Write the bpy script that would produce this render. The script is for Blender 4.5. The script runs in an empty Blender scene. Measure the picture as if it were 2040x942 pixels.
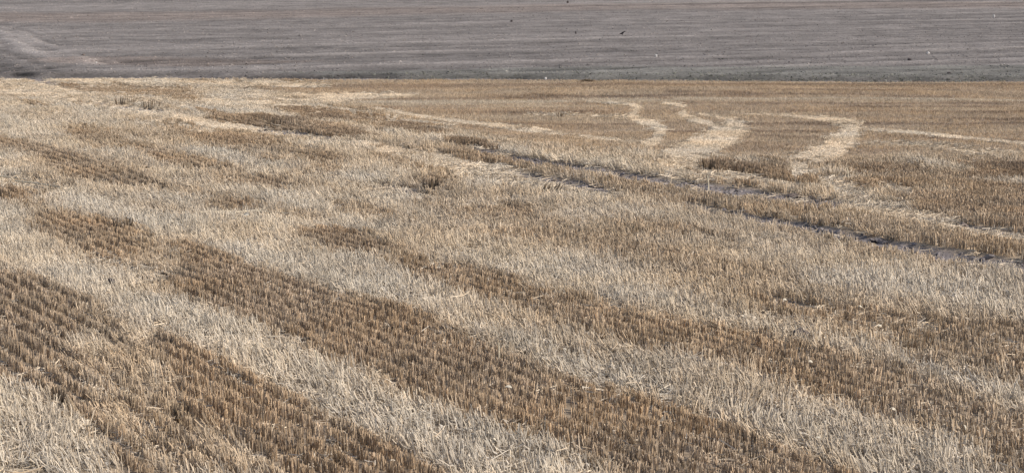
import bpy, bmesh, math, random
import numpy as np

random.seed(7)
rng = np.random.default_rng(7)
scene = bpy.context.scene
COL = scene.collection

# ------------------------------------------------------------------ camera, light, exposure
CAM_H, FPX, HORIZON = 5.0, 4600.0, -80.0            # metres, focal length and horizon row in photo pixels
PITCH = math.atan((471 - HORIZON) / FPX)
cam_data = bpy.data.cameras.new('camera')
cam_data.sensor_width = 36.0
cam_data.lens = 36.0 * FPX / 2040.0
cam_data.clip_start, cam_data.clip_end = 0.5, 6000.0
cam = bpy.data.objects.new('camera', cam_data)
COL.objects.link(cam)
cam.location = (0, 0, CAM_H)
cam.rotation_euler = (math.pi / 2 - PITCH, 0, 0)
scene.camera = cam

SUN_EL, SUN_AZ = 36.0, 112.0                        # azimuth clockwise from the view direction (+y): right, a little behind
world = bpy.data.worlds.new('World')
scene.world = world
world.use_nodes = True
wn = world.node_tree.nodes
sky = wn.new('ShaderNodeTexSky')
sky.sky_type = 'NISHITA'
sky.sun_disc = False
sky.sun_elevation = math.radians(SUN_EL)
sky.sun_rotation = math.radians(SUN_AZ)
sky.dust_density = 2.4
sky.ozone_density = 0.3
sky.air_density = 0.8
wn['Background'].inputs['Strength'].default_value = 0.13
world.node_tree.links.new(sky.outputs[0], wn['Background'].inputs['Color'])
sd = bpy.data.lights.new('sun', 'SUN')
sd.energy = 3.3
sd.angle = math.radians(0.6)
sd.color = (1.0, 0.93, 0.84)
sun = bpy.data.objects.new('sun', sd)
COL.objects.link(sun)
sun.rotation_euler = (math.radians(90 - SUN_EL), 0, math.radians(180 - SUN_AZ))
sun.location = (30, -10, 40)
scene.view_settings.view_transform = 'Standard'
scene.view_settings.look = 'None'
scene.view_settings.exposure = 0.16
scene.cycles.max_bounces = 6

# ------------------------------------------------------------------ noise and terrain
def _hash(ix, iy, seed):
    h = (ix.astype(np.int64) * 374761393 + iy.astype(np.int64) * 668265263 + seed * 974634777) & 0xFFFFFFFF
    h = ((h ^ (h >> 13)) * 1274126177) & 0xFFFFFFFF
    h = (h ^ (h >> 16)) & 0xFFFFFFFF
    return h.astype(np.float64) / 4294967295.0

def noise(x, y, seed=0):
    """value noise in -1..1"""
    ix, iy = np.floor(x), np.floor(y)
    fx, fy = x - ix, y - iy
    fx, fy = fx * fx * (3 - 2 * fx), fy * fy * (3 - 2 * fy)
    a, b = _hash(ix, iy, seed), _hash(ix + 1, iy, seed)
    c, d = _hash(ix, iy + 1, seed), _hash(ix + 1, iy + 1, seed)
    return ((a * (1 - fx) + b * fx) * (1 - fy) + (c * (1 - fx) + d * fx) * fy) * 2 - 1

def fbm(x, y, seed=0, octaves=3):
    s, a, t = 0.0, 1.0, 0.0
    for k in range(octaves):
        s = s + a * noise(x * 2 ** k, y * 2 ** k, seed + 17 * k)
        t += a
        a *= 0.5
    return s / t

def sstep(a, b, x):
    t = np.clip((x - a) / (b - a), 0, 1)
    return t * t * (3 - 2 * t)

def land(x, y):
    """lie of the land: gently rolling stubble, then a long rise under the ploughed field"""
    roll = 0.10 * np.sin(x * 0.21 + y * 0.13 + 1.0) + 0.07 * np.sin(y * 0.24 - x * 0.08)
    roll = roll * (1 - sstep(84, 96, y)) * sstep(4, 16, y)
    d = np.maximum(y - 97.0, 0.0)
    rise = 0.017 * d
    rise = np.where(d > 380, 6.46 + 3.0 * np.sin(np.clip((d - 380) / 600, 0, 1) * math.pi / 2) - np.maximum(d - 980, 0) * 0.01, rise)
    return roll + rise

CP, SP = math.cos(PITCH), math.sin(PITCH)
def ground_at(px, py):
    """the point of the ground seen at a photo pixel: used to measure where things stand"""
    px, py = np.asarray(px, float), np.asarray(py, float)
    rx, ru = (px - 1020) / FPX, (471 - py) / FPX
    dy, dz = CP + ru * SP, -SP + ru * CP
    z = np.zeros_like(rx)
    hill = py < 157
    t = np.where(hill, 110.0, (CAM_H - z) / -dz)
    for _ in range(60):
        z = land(rx * t, dy * t)
        tn = (CAM_H - z) / -dz
        t = np.where(hill, 0.7 * t + 0.3 * tn, tn)
    return np.stack([rx * t, dy * t], -1)

# field edge: measured along the photo, continued straight beyond it
_e = ground_at([-10, 300, 700, 1200, 1700, 2060], [157.5] * 6)
_ey = np.array([155.5, 157.0, 158.5, 160.0, 161.5, 162.5])
_edge = np.array([[(p - 1020) / FPX * CAM_H * FPX / (q - HORIZON), CAM_H * FPX / (q - HORIZON)] for p, q in zip([-10, 300, 700, 1200, 1700, 2060], _ey)])
def edge_y(x):
    x = np.asarray(x, float)
    y = np.interp(x, _edge[:, 0], _edge[:, 1])
    return y + 0.35 * noise(x * 0.35, x * 0, 5) + 0.25 * noise(x * 1.3, x * 0, 8)

# ------------------------------------------------------------------ patches of the field, measured on the photo
def stalk_px(px, py):
    """height in photo pixels of the stalks standing at a pixel: what stands in front hides that much ground"""
    h = 0.15 * FPX * (py - HORIZON) / (CAM_H * FPX)
    return h * np.where((px > 700) & (py < 305), 0.5, 1.0)

def poly(pts, k=0.0):
    """outline on the ground; k = share of the stalk height by which the visible outline sits above its foot"""
    p = np.array(pts, float)
    return ground_at(p[:, 0], p[:, 1] + k * stalk_px(p[:, 0], p[:, 1]))

def stand(pts):
    return poly(pts, 0.5)

def stroke(pts):
    """(x, y, full width) along a track -> outline"""
    p = np.array(pts, float)
    d = np.gradient(p[:, :2], axis=0)
    n = np.stack([-d[:, 1], d[:, 0]], -1)
    n /= np.linalg.norm(n, axis=1)[:, None]
    w = p[:, 2:3] / 2
    w = w * np.where((p[:, 1:2] < 300) & (p[:, 0:1] > 700), 0.9, 1.05)
    h = stalk_px(p[:, 0], p[:, 1])[:, None] * np.array([[0.0, 1.0]])
    up = 0.1 * h
    sh = np.where((p[:, 1:2] < 300) & (p[:, 0:1] > 700), 0.3, 0.8)
    a = p[:, :2] + n * w + up + h * np.clip(n[:, 1:], 0, 1) * sh
    b = p[:, :2] - n * w + up + h * np.clip(-n[:, 1:], 0, 1) * sh
    out = np.concatenate([a, b[::-1]])
    return ground_at(out[:, 0], out[:, 1])

def inside(P, V, soft, warp):
    """soft mask of polygon V over points P"""
    m = np.zeros(len(P))
    lo, hi = V.min(0) - soft * 2 - 0.6, V.max(0) + soft * 2 + 0.6
    sel = np.where((P[:, 0] > lo[0]) & (P[:, 0] < hi[0]) & (P[:, 1] > lo[1]) & (P[:, 1] < hi[1]))[0]
    if len(sel) == 0:
        return m
    Q = P[sel]
    d2 = np.full(len(Q), 1e9)
    ins = np.zeros(len(Q), bool)
    for a, b in zip(V, np.roll(V, -1, 0)):
        e = b - a
        w = Q - a
        t = np.clip((w @ e) / max(e @ e, 1e-9), 0, 1)
        q = w - t[:, None] * e
        d2 = np.minimum(d2, (q * q).sum(1))
        c = (a[1] > Q[:, 1]) != (b[1] > Q[:, 1])
        with np.errstate(divide='ignore', invalid='ignore'):
            ins ^= c & (Q[:, 0] < e[0] * (Q[:, 1] - a[1]) / (e[1] if e[1] else 1e-9) + a[0])
    s = np.sqrt(d2) * np.where(ins, 1, -1) + warp[sel]
    m[sel] = sstep(-soft, soft, s)
    return m

FAR_SMOOTH = poly([(560, 168), (640, 157.5), (900, 157.5), (1300, 157.5), (1700, 157.5), (2350, 157.5), (2350, 345), (2040, 320), (1900, 318), (1750, 322), (1400, 318),
                   (1200, 305), (1040, 290), (900, 262), (760, 226), (640, 205), (540, 190)])

# paleness: 0 standing stubble tinted shaded brown .. 1 leaning stubble tinted sunlit pale; (outline, value, softness in metres)
PALE = [
    (FAR_SMOOTH, 0.20, 0.8),
    (poly([(-300, 164), (420, 168), (560, 200), (700, 290), (700, 430), (350, 440), (0, 430), (-300, 430)]), 0.74, 1.0),
    # left half: alternating passes
    (stand([(-200, 250), (0, 270), (110, 295), (230, 335), (310, 368), (230, 372), (100, 332), (0, 303), (-200, 280)]), 0.22, 0.25),
    (stand([(120, 256), (220, 273), (320, 298), (420, 322), (560, 358), (630, 382), (540, 378), (420, 352), (300, 322), (180, 292)]), 0.15, 0.2),
    (stand([(318, 234), (420, 248), (500, 268), (600, 288), (690, 305), (692, 350), (600, 330), (480, 304), (400, 280), (330, 258)]), 0.18, 0.25),
    (stand([(90, 163), (230, 167), (360, 173), (402, 184), (385, 197), (240, 187), (120, 180)]), 0.12, 0.25),
    (stand([(30, 195), (80, 200), (104, 210), (60, 210)]), 0.2, 0.2),
    (stand([(160, 200), (190, 205), (190, 213), (165, 210)]), 0.2, 0.2),
    (stand([(395, 218), (500, 230), (620, 238), (720, 260), (745, 276), (640, 273), (540, 256), (420, 240)]), -0.25, 0.15),
    (stand([(540, 205), (640, 213), (760, 230), (860, 248), (905, 276), (830, 266), (720, 247), (600, 234)]), -0.25, 0.2),
    (stand([(890, 274), (960, 284), (1010, 297), (960, 300), (900, 292)]), -0.35, 0.15),
    (stand([(900, 303), (960, 310), (1030, 328), (980, 334), (920, 322)]), 0.15, 0.15),
    (stand([(-60, 360), (20, 366), (40, 385), (30, 402), (-60, 398)]), 0.1, 0.15),
    (stand([(60, 432), (140, 418), (232, 432), (285, 470), (272, 532), (200, 522), (140, 502), (90, 470)]), 0.18, 0.25),
    (stand([(404, 398), (470, 396), (530, 404), (528, 424), (450, 425), (405, 420)]), 0.22, 0.12),
    (stand([(660, 404), (735, 410), (770, 428), (740, 436), (680, 428)]), 0.25, 0.15),
    (stand([(840, 355), (878, 355), (878, 378), (845, 378)]), 0.1, 0.12),
    (stand([(840, 410), (960, 415), (1100, 400), (1130, 420), (1000, 445), (900, 450)]), 0.38, 0.3),
    (stand([(1180, 430), (1330, 445), (1460, 470), (1340, 480), (1220, 462)]), 0.4, 0.3),
    (stand([(610, 453), (700, 463), (772, 490), (765, 506), (690, 506), (640, 488)]), -0.2, 0.25),
    (stand([(770, 490), (880, 520), (960, 535), (1060, 565), (1200, 600), (1391, 645), (1546, 668), (1683, 709), (1820, 737), (1923, 798), (2040, 826), (2300, 900),
           (2300, 1060), (2040, 945), (1975, 929), (1889, 850), (1752, 822), (1632, 795), (1512, 757), (1391, 706), (1260, 690), (1170, 660), (1050, 622), (950, 595), (860, 562), (780, 522)]), 0.17, 0.35),
    (stand([(1480, 568), (1600, 588), (1750, 618), (1900, 634), (2250, 660), (2250, 780), (2040, 735), (1950, 712), (1850, 682), (1750, 662), (1640, 640), (1550, 605)]), 0.2, 0.3),
    (stand([(365, 476), (430, 497), (500, 528), (583, 556), (670, 580), (738, 600), (842, 622), (927, 665), (1013, 699), (1082, 726), (1150, 764), (1288, 792), (1370, 812), (1477, 860),
           (1546, 895), (1683, 922), (1760, 960), (1900, 1080), (1400, 1080), (1225, 945), (1190, 915), (1130, 882), (1060, 860), (1010, 842), (960, 832), (880, 802), (790, 772), (775, 746), (700, 728),
           (620, 692), (520, 645), (440, 622), (385, 592), (352, 562), (345, 520)]), 0.03, 0.16),
    (stand([(300, 668), (330, 656), (450, 720), (560, 775), (640, 815), (700, 860), (790, 882), (900, 945), (1050, 1080), (700, 1080), (560, 945), (500, 902), (430, 862), (380, 832), (340, 790), (328, 740), (292, 684)]), 0.04, 0.16),
    (stand([(-120, 500), (0, 535), (80, 562), (185, 600), (178, 650), (150, 690), (165, 740), (195, 800), (230, 850), (300, 920), (330, 945), (480, 1080), (350, 1080), (240, 945), (190, 872), (150, 832),
           (100, 792), (60, 767), (0, 757), (-120, 700)]), 0.04, 0.16),
    (stand([(185, 602), (250, 640), (300, 690), (330, 750), (345, 800), (400, 850), (520, 940), (340, 942), (240, 850), (200, 790), (170, 730), (180, 660)]), 0.42, 0.25),
    # pale bands: leaning stalks given a sunlit tint
    (stand([(200, 560), (330, 600), (400, 610), (520, 655), (640, 710), (770, 790), (870, 812), (1000, 860), (1120, 890), (1200, 942), (1350, 1080), (1080, 1080), (900, 938), (790, 875), (700, 850), (640, 808), (560, 768), (450, 712), (330, 645), (230, 600)]), 0.93, 0.2),
    (stand([(300, 435), (400, 450), (600, 515), (790, 565), (880, 615), (980, 650), (1100, 690), (1300, 745), (1440, 795), (1620, 840), (1780, 905), (1850, 960), (1760, 950), (1640, 890), (1500, 850), (1380, 800),
           (1280, 782), (1150, 750), (1030, 695), (930, 655), (850, 612), (740, 592), (600, 552), (480, 510), (400, 480)]), 0.92, 0.25),
    (stand([(900, 470), (1013, 480), (1100, 515), (1250, 560), (1400, 590), (1560, 640), (1760, 690), (1900, 735), (2250, 830), (2250, 900), (1980, 800), (1800, 728), (1690, 700), (1540, 660), (1391, 640), (1200, 592), (1060, 556), (960, 525)]), 0.9, 0.25),
    (stand([(700, 300), (800, 330), (840, 345), (830, 400), (760, 395), (690, 380), (690, 340)]), 0.85, 0.3),
    (stand([(-150, 740), (0, 762), (60, 775), (100, 800), (150, 842), (190, 880), (240, 950), (330, 1080), (-150, 1080)]), 1.0, 0.12),
    (stand([(1560, 500), (1800, 520), (2250, 600), (2250, 640), (1900, 600), (1640, 570)]), 0.85, 0.4),
    # beyond the ruts, right
    (stand([(1385, 322), (1440, 318), (1529, 326), (1535, 366), (1480, 376), (1400, 362)]), -0.25, 0.3),
    (stand([(1529, 322), (1632, 322), (1660, 350), (1600, 366), (1530, 362)]), 0.18, 0.25),
    (stand([(1690, 324), (1850, 326), (1840, 342), (1700, 345)]), -0.3, 0.25),
    (stand([(1915, 324), (2250, 330), (2250, 360), (1925, 352)]), -0.4, 0.2),
    (stand([(1680, 344), (1840, 348), (1850, 372), (1800, 380), (1700, 378)]), 0.12, 0.2),
    (stand([(1890, 364), (2250, 372), (2250, 500), (2040, 462), (1920, 446), (1800, 410), (1800, 384), (1890, 384)]), 0.12, 0.3),
    (stand([(1443, 280), (1625, 283), (1625, 300), (1443, 300)]), -0.3, 0.15),
    (stand([(1683, 290), (1790, 293), (1786, 308), (1690, 304)]), -0.3, 0.15),
    (stand([(1100, 205), (1180, 200), (1250, 208), (1170, 209)]), -0.5, 0.15),
    (stand([(960, 189), (1060, 192), (1170, 200), (1050, 198)]), -0.4, 0.15),
    # between the two ruts
    (stand([(1370, 378), (1500, 392), (1640, 405), (1800, 440), (2250, 520), (2250, 545), (1900, 492), (1690, 452), (1500, 418), (1400, 402)]), 0.36, 0.2),
    (stand([(1130, 350), (1300, 368), (1360, 384), (1330, 394), (1200, 366)]), 0.42, 0.15),
    # thin dark rows of the smooth part
    (stroke([(1340, 184, 2), (1420, 184.5, 2), (1500, 185, 2)]), -0.8, 0.2),
    (stroke([(1500, 180, 1.5), (1700, 180.5, 1.5), (1900, 181, 1.5)]), -0.8, 0.2),
    (stroke([(1290, 206, 3), (1795, 206.5, 3), (2300, 207, 3)]), -0.8, 0.2),
    (stroke([(1700, 213, 2), (2000, 214.0, 2), (2300, 215, 2)]), -0.8, 0.2),
    (stroke([(1480, 247, 3), (1890, 247.0, 3), (2300, 247, 3)]), -0.8, 0.2),
    (stroke([(980, 247, 2.5), (1120, 248.0, 2.5), (1260, 249, 2.5)]), -0.8, 0.2),
    (stroke([(1060, 190, 2), (1195, 192.5, 2), (1330, 195, 2)]), -0.8, 0.2),
    (stroke([(1560, 222, 2), (1930, 224.0, 2), (2300, 226, 2)]), -0.8, 0.2),
    (stroke([(900, 226, 2), (1065, 225.0, 2), (1230, 224, 2)]), -0.8, 0.2),
    (stroke([(1330, 262, 2), (1375, 263.0, 2), (1420, 264, 2)]), -0.8, 0.2),
    (stroke([(1500, 262, 3), (1570, 263.0, 3), (1640, 264, 3)]), -0.8, 0.2),
    (stroke([(1500, 272, 2), (1570, 273.5, 2), (1640, 275, 2)]), -0.8, 0.2),
    (stroke([(1740, 270, 3), (2020, 283.0, 3), (2300, 296, 3)]), -0.8, 0.2),
    (stroke([(760, 213, 2), (880, 212.0, 2), (1000, 211, 2)]), -0.8, 0.2),
    (stroke([(1240, 192, 1.5), (1570, 193.5, 1.5), (1900, 195, 1.5)]), -0.8, 0.2),
    (stroke([(1750, 236, 2), (2025, 238.0, 2), (2300, 240, 2)]), -0.8, 0.2),
]
# flattened straw: 1 = only lying straw
FLAT = [
    (stroke([(90, 160, 5), (200, 202, 7), (320, 222, 9), (420, 242, 9), (520, 260, 9), (650, 276, 10), (720, 288, 14), (800, 305, 18), (880, 322, 26), (960, 340, 30), (1050, 355, 26), (1160, 378, 16), (1240, 392, 10)]), 0.9, 0.15),
    (stroke([(-150, 150, 6), (0, 155, 7), (150, 157, 8), (300, 158, 7), (480, 163, 6), (640, 168, 4)]), 0.55, 0.4),
    (stroke([(-20, 180, 6), (100, 186, 6), (200, 212, 8), (300, 232, 8), (430, 262, 8)]), 0.6, 0.3),
    (stroke([(500, 184, 5), (600, 188, 5), (700, 190, 8), (830, 189, 3)]), 0.6, 0.3),
    (stroke([(400, 200, 6), (520, 205, 6), (640, 200, 6), (720, 194, 6)]), 0.6, 0.3),
    (stroke([(1170, 203, 2), (1255, 207, 5), (1274, 214, 11), (1262, 224, 17), (1254, 231, 15), (1272, 240, 14), (1300, 247, 15), (1318, 258, 20), (1315, 272, 24), (1300, 284, 18), (1285, 292, 14)]), 1.0, 0.04),
    (stroke([(1318, 204, 3), (1345, 208, 6), (1364, 215, 12), (1358, 226, 16), (1366, 234, 12), (1400, 243, 9), (1432, 254, 10), (1440, 266, 16)]), 1.0, 0.04),
    (stroke([(1395, 229, 3), (1440, 235, 5), (1480, 242, 9), (1478, 250, 36), (1440, 270, 46), (1392, 298, 50), (1345, 322, 52), (1312, 342, 40)]), 0.95, 0.14),
    (stroke([(1480, 227, 3), (1560, 231, 4), (1630, 236, 6), (1680, 243, 14), (1702, 253, 34), (1694, 272, 46), (1666, 288, 44), (1650, 304, 36), (1622, 320, 44), (1575, 336, 34)]), 0.95, 0.12),
    (stroke([(1720, 257, 5), (1800, 263, 5), (1880, 271, 5), (1960, 279, 5), (2050, 288, 5), (2250, 305, 5)]), 0.9, 0.04),
    (stroke([(1740, 283, 4), (1860, 288, 7), (1960, 302, 10), (2250, 318, 8)]), 0.45, 0.3),
    (stroke([(740, 216, 5), (850, 234, 6), (920, 243, 6), (985, 250, 10), (1050, 258, 14), (1120, 268, 9), (1200, 277, 5), (1280, 284, 3)]), 0.55, 0.04),
    (stroke([(690, 228, 3), (800, 238, 4), (900, 250, 4)]), 0.5, 0.2),
    (stroke([(1060, 229, 3), (1190, 229, 3), (1240, 236, 3)]), 0.4, 0.2),
    (stroke([(1630, 360, 8), (1665, 366, 26), (1695, 388, 34), (1740, 408, 24), (1800, 424, 16), (1880, 442, 14), (1960, 458, 14), (2040, 472, 14), (2250, 515, 14)]), 1.0, 0.12),
    (stroke([(1340, 340, 16), (1480, 352, 8), (1600, 372, 5), (1650, 366, 6)]), 0.7, 0.12),
    (stroke([(1750, 365, 3), (1780, 372, 8), (1815, 380, 6)]), 1.0, 0.1),
    (stroke([(-60, 352, 14), (40, 362, 14), (100, 375, 14), (140, 384, 8)]), 0.7, 0.2),
    (poly([(-150, 872), (0, 878), (50, 895), (90, 920), (120, 960), (180, 1080), (-150, 1080)]), 0.85, 0.15),
    (poly([(90, 500), (170, 508), (260, 520), (340, 545), (350, 578), (280, 575), (180, 540)]), 0.45, 0.3),
    (poly([(1560, 592), (1640, 610), (1760, 640), (1880, 650), (1800, 690), (1700, 650), (1600, 622)]), 0.3, 0.25),
    (poly([(700, 372), (800, 385), (900, 400), (800, 402), (700, 392)]), 0.6, 0.2),
]
# bare earth of the wheel ruts
RUT = [
    (stroke([(60, 152, 3), (85, 160, 5), (112, 168, 4)]), 1.0, 0.3),
    (stroke([(190, 201, 3), (255, 210, 5), (326, 220, 3)]), 0.8, 0.15),
    (stroke([(515, 256, 3), (580, 264, 5), (660, 274, 3)]), 0.8, 0.12),
    (stroke([(735, 262, 4), (830, 279, 7), (930, 295, 8), (1010, 309, 9), (1100, 323, 9), (1200, 337, 10), (1300, 354, 12), (1400, 368, 13), (1500, 381, 13), (1600, 395, 12), (1690, 402, 5)]), 1.0, 0.08),
    (stroke([(1020, 340, 4), (1080, 350, 7), (1150, 362, 8), (1220, 378, 6)]), 0.85, 0.1),
    (stroke([(1360, 404, 5), (1443, 419, 8), (1563, 440, 10), (1683, 462, 11), (1786, 484, 14), (1900, 505, 14), (2040, 527, 14), (2250, 566, 14)]), 1.0, 0.1),
    (stroke([(1890, 440, 4), (1950, 452, 7), (2040, 466, 6), (2250, 505, 6)]), 0.8, 0.1),
    (poly([(280, 560), (340, 562), (345, 572), (290, 574)]), 0.7, 0.1),
    (stroke([(860, 376, 4), (800, 373, 4), (720, 366, 3)]), 0.5, 0.1),
    (poly([(1500, 592), (1585, 597), (1590, 608), (1530, 604)]), 0.7, 0.15),
]
ROWDIR = np.array([0.44, -0.90]); ROWDIR /= np.linalg.norm(ROWDIR)
ROWNRM = np.array([ROWDIR[1], -ROWDIR[0]])

def composite(P, layers, base, warp, near=1.0):
    far_blur = 1.8 / near if near > 1 else 1.0
    v = base.copy()
    for V, val, soft in layers:
        blur = near if V[:, 1].mean() < 36 else near * far_blur
        m = inside(P, V, soft * blur, warp * min(1.0, soft * blur / 0.25))
        v = v + (val - v) * m
    return v

def fields(P):
    x, y = P[:, 0], P[:, 1]
    s, t = P @ ROWDIR, P @ ROWNRM
    warp = (0.16 * noise(x * 1.7, y * 1.7, 3) + 0.10 * noise(x * 5, y * 5, 4)) + 0.30 * sstep(36, 50, y) * noise(x * 0.7, y * 0.7, 6) + 0.28 * noise(t * 2.6, s * 0.35, 7)
    far = inside(P, FAR_SMOOTH, 0.8, warp)
    base = 0.62 + 0.30 * noise(t * 0.42, s * 0.06, 11) + 0.18 * noise(t * 1.1, s * 0.16, 12)
    base = np.clip(base, 0.18, 0.95)
    p = composite(P, PALE, base, warp, 1.05)
    strand = 0.5 * noise(t * 1.6, s * 0.35, 21) + 0.5 * noise(x * 1.3, y * 0.9, 22)
    p = p + (1 - far) * (0.10 + 0.22 * sstep(34, 46, y)) * strand + sstep(40, 50, y) * (1 - far) * 0.22 * noise(t * 2.4, s * 0.22, 23)
    p = p + far * (0.16 * noise(x * 0.03, y * 0.55, 31) + 0.16 * noise(x * 0.05 + 7, y * 1.4, 32))
    f = composite(P, FLAT, np.zeros(len(P)), warp * np.where(y > 62, 0.5, 0.6))
    f = np.clip(f + 0.22 * (1 - far) * np.clip(noise(x * 0.8, y * 0.8, 41) - 0.35, 0, 1), 0, 1)
    f = f * (1 - np.where(y > 55, 0.55, 0.2) * sstep(0.0, 0.6, noise(x * 2.3, y * 0.8, 42) + 0.4 * noise(x * 6, y * 2, 43)))
    r = composite(P, RUT, np.zeros(len(P)), warp * 0.2)
    line = sstep(0.45, 0.75, noise(x * 0.02, (y - 0.03 * x) * 0.55, 33)) - 0.8 * sstep(0.5, 0.8, noise(x * 0.025 + 5, (y - 0.03 * x) * 0.5, 34))
    p = p - far * 0.8 * line
    r = r * (1 - 0.32 * sstep(0.1, 0.6, noise(x * 0.9, y * 0.6, 44) + 0.5 * noise(x * 3, y * 2, 45)))
    return np.clip(p, -0.8, 1), f, r, far

# ------------------------------------------------------------------ material helpers
def mat_base(name, rough=0.85):
    m = bpy.data.materials.new(name)
    m.use_nodes = True
    nt = m.node_tree
    b = nt.nodes['Principled BSDF']
    b.inputs['Roughness'].default_value = rough
    b.inputs['Specular IOR Level'].default_value = 0.12
    return m, nt, b

def nd(nt, kind, **kw):
    n = nt.nodes.new(kind)
    for k, v in kw.items():
        setattr(n, k, v)
    return n

def mix_mul(nt, a, b):
    n = nd(nt, 'ShaderNodeMix', data_type='RGBA', blend_type='MULTIPLY')
    n.inputs[0].default_value = 1.0
    nt.links.new(a, n.inputs[6]); nt.links.new(b, n.inputs[7])
    return n.outputs[2]

def plain_material(name, color, rough=0.8, scale=40.0, contrast=0.35):
    m, nt, b = mat_base(name, rough)
    tc = nd(nt, 'ShaderNodeTexCoord')
    nz = nd(nt, 'ShaderNodeTexNoise'); nz.inputs['Scale'].default_value = scale; nz.inputs['Detail'].default_value = 4
    cr = nd(nt, 'ShaderNodeValToRGB')
    cr.color_ramp.elements[0].position, cr.color_ramp.elements[1].position = 0.3, 0.7
    cr.color_ramp.elements[0].color = [c * (1 - contrast) for c in color] + [1]
    cr.color_ramp.elements[1].color = [min(1, c * (1 + contrast)) for c in color] + [1]
    nt.links.new(tc.outputs['Object'], nz.inputs['Vector'])
    nt.links.new(nz.outputs[0], cr.inputs[0])
    nt.links.new(cr.outputs[0], b.inputs['Base Color'])
    return m

def tinted_material(name, rough=0.6):
    """colour = tint of the instance x shade of the single stalk"""
    m, nt, b = mat_base(name, rough)
    a = nd(nt, 'ShaderNodeAttribute', attribute_type='INSTANCER', attribute_name='tint')
    c = nd(nt, 'ShaderNodeAttribute', attribute_type='GEOMETRY', attribute_name='shade')
    nt.links.new(mix_mul(nt, a.outputs['Color'], c.outputs['Color']), b.inputs['Base Color'])
    return m

def ground_material(name, scale):
    m, nt, b = mat_base(name, 0.95)
    b.inputs['Specular IOR Level'].default_value = 0.1
    c = nd(nt, 'ShaderNodeAttribute', attribute_type='GEOMETRY', attribute_name='cover')
    tc = nd(nt, 'ShaderNodeTexCoord')
    mp = nd(nt, 'ShaderNodeMapping')
    nt.links.new(tc.outputs['Object'], mp.inputs[0])
    nz = nd(nt, 'ShaderNodeTexNoise'); nz.inputs['Scale'].default_value = scale; nz.inputs['Detail'].default_value = 5; nz.inputs['Roughness'].default_value = 0.7
    nt.links.new(mp.outputs[0], nz.inputs['Vector'])
    cr = nd(nt, 'ShaderNodeValToRGB')
    cr.color_ramp.elements[0].position, cr.color_ramp.elements[1].position = 0.32, 0.68
    cr.color_ramp.elements[0].color = (0.55, 0.54, 0.53, 1)
    cr.color_ramp.elements[1].color = (1.4, 1.4, 1.38, 1)
    nt.links.new(nz.outputs[0], cr.inputs[0])
    nt.links.new(mix_mul(nt, c.outputs['Color'], cr.outputs[0]), b.inputs['Base Color'])
    bp = nd(nt, 'ShaderNodeBump'); bp.inputs['Strength'].default_value = 0.6; bp.inputs['Distance'].default_value = 0.03
    nt.links.new(nz.outputs[0], bp.inputs['Height'])
    nt.links.new(bp.outputs[0], b.inputs['Normal'])
    return m

STRAW = tinted_material('straw', 0.55)
CLOD = tinted_material('clod_earth', 0.95)
STUBBLE_SOIL = ground_material('stubble_soil', 14.0)
PLOUGH_SOIL = ground_material('plough_soil', 6.0)

# ------------------------------------------------------------------ mesh helpers
def grid_object(name, X, Y, Z, color, mat):
    n, m = X.shape
    co = np.stack([X, Y, Z], -1).reshape(-1, 3)
    i = np.arange(n * m).reshape(n, m)
    q = np.stack([i[:-1, :-1], i[:-1, 1:], i[1:, 1:], i[1:, :-1]], -1).reshape(-1, 4)
    me = bpy.data.meshes.new(name)
    me.vertices.add(len(co)); me.vertices.foreach_set('co', co.astype(np.float32).ravel())
    me.loops.add(q.size); me.loops.foreach_set('vertex_index', q.astype(np.int32).ravel())
    me.polygons.add(len(q)); me.polygons.foreach_set('loop_start', np.arange(0, q.size, 4, dtype=np.int32))
    me.update(calc_edges=True)
    me.polygons.foreach_set('use_smooth', np.ones(len(q), bool))
    at = me.attributes.new('cover', 'FLOAT_COLOR', 'POINT')
    c4 = np.ones((len(co), 4), np.float32); c4[:, :3] = color.reshape(-1, 3)
    at.data.foreach_set('color', c4.ravel())
    me.materials.append(mat)
    o = bpy.data.objects.new(name, me)
    COL.objects.link(o)
    return o

def axis(lo, hi, fine, outs_lo, outs_hi):
    """fine steps between lo and hi, widening steps outside"""
    a = list(np.arange(lo, hi + fine * 0.5, fine))
    return np.array(sorted(outs_lo) + a + sorted(outs_hi))

def lerp3(a, b, t):
    a, b = np.asarray(a, float), np.asarray(b, float)
    return a + (b - a) * t[..., None]

# ------------------------------------------------------------------ stubble field ground
def rut_depth(r, f):
    return -0.075 * r - 0.02 * f

gx = axis(-27, 27, 0.15, [-1500, -700, -350, -180, -110, -75, -52, -40, -33, -29.5], [29.5, 33, 40, 52, 75, 110, 180, 350, 700, 1500])
gw = axis(19, 98, 0.15, [-600, -200, -80, -30, -10, 0, 5, 9, 12, 14, 16, 17.5, 18.3], [])
gw[-1] = 98.0
GX, GW = np.meshgrid(gx, gw)
GY = np.where(GW > 0, GW * edge_y(GX) / 98.0, GW)
P = np.stack([GX.ravel(), GY.ravel()], -1)
p, f, r, far = fields(P)
x, y = P[:, 0], P[:, 1]
SOIL = np.array([0.27, 0.212, 0.16]); CHAFF = np.array([0.38, 0.31, 0.22]); DARKSOIL = np.array([0.23, 0.205, 0.20])
litter = np.clip(0.30 + 0.35 * p + 0.7 * f + 0.25 * fbm(x * 1.1, y * 1.1, 51), 0, 1)
gc = lerp3(SOIL, CHAFF, litter)
gc = gc + (np.array([0.52, 0.45, 0.34]) - gc) * (f * sstep(0.3, 0.8, f) * 0.85)[:, None]
gc = gc + (DARKSOIL - gc) * np.clip(r * 1.1 + 0.2 * noise(x * 2, y * 2, 52) * r, 0, 1)[:, None]
gz = land(x, y) + rut_depth(r, f) + 0.018 * fbm(x * 2.2, y * 2.2, 53) + 0.02 * noise(x * 6, y * 6, 54) * (0.4 + r)
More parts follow.
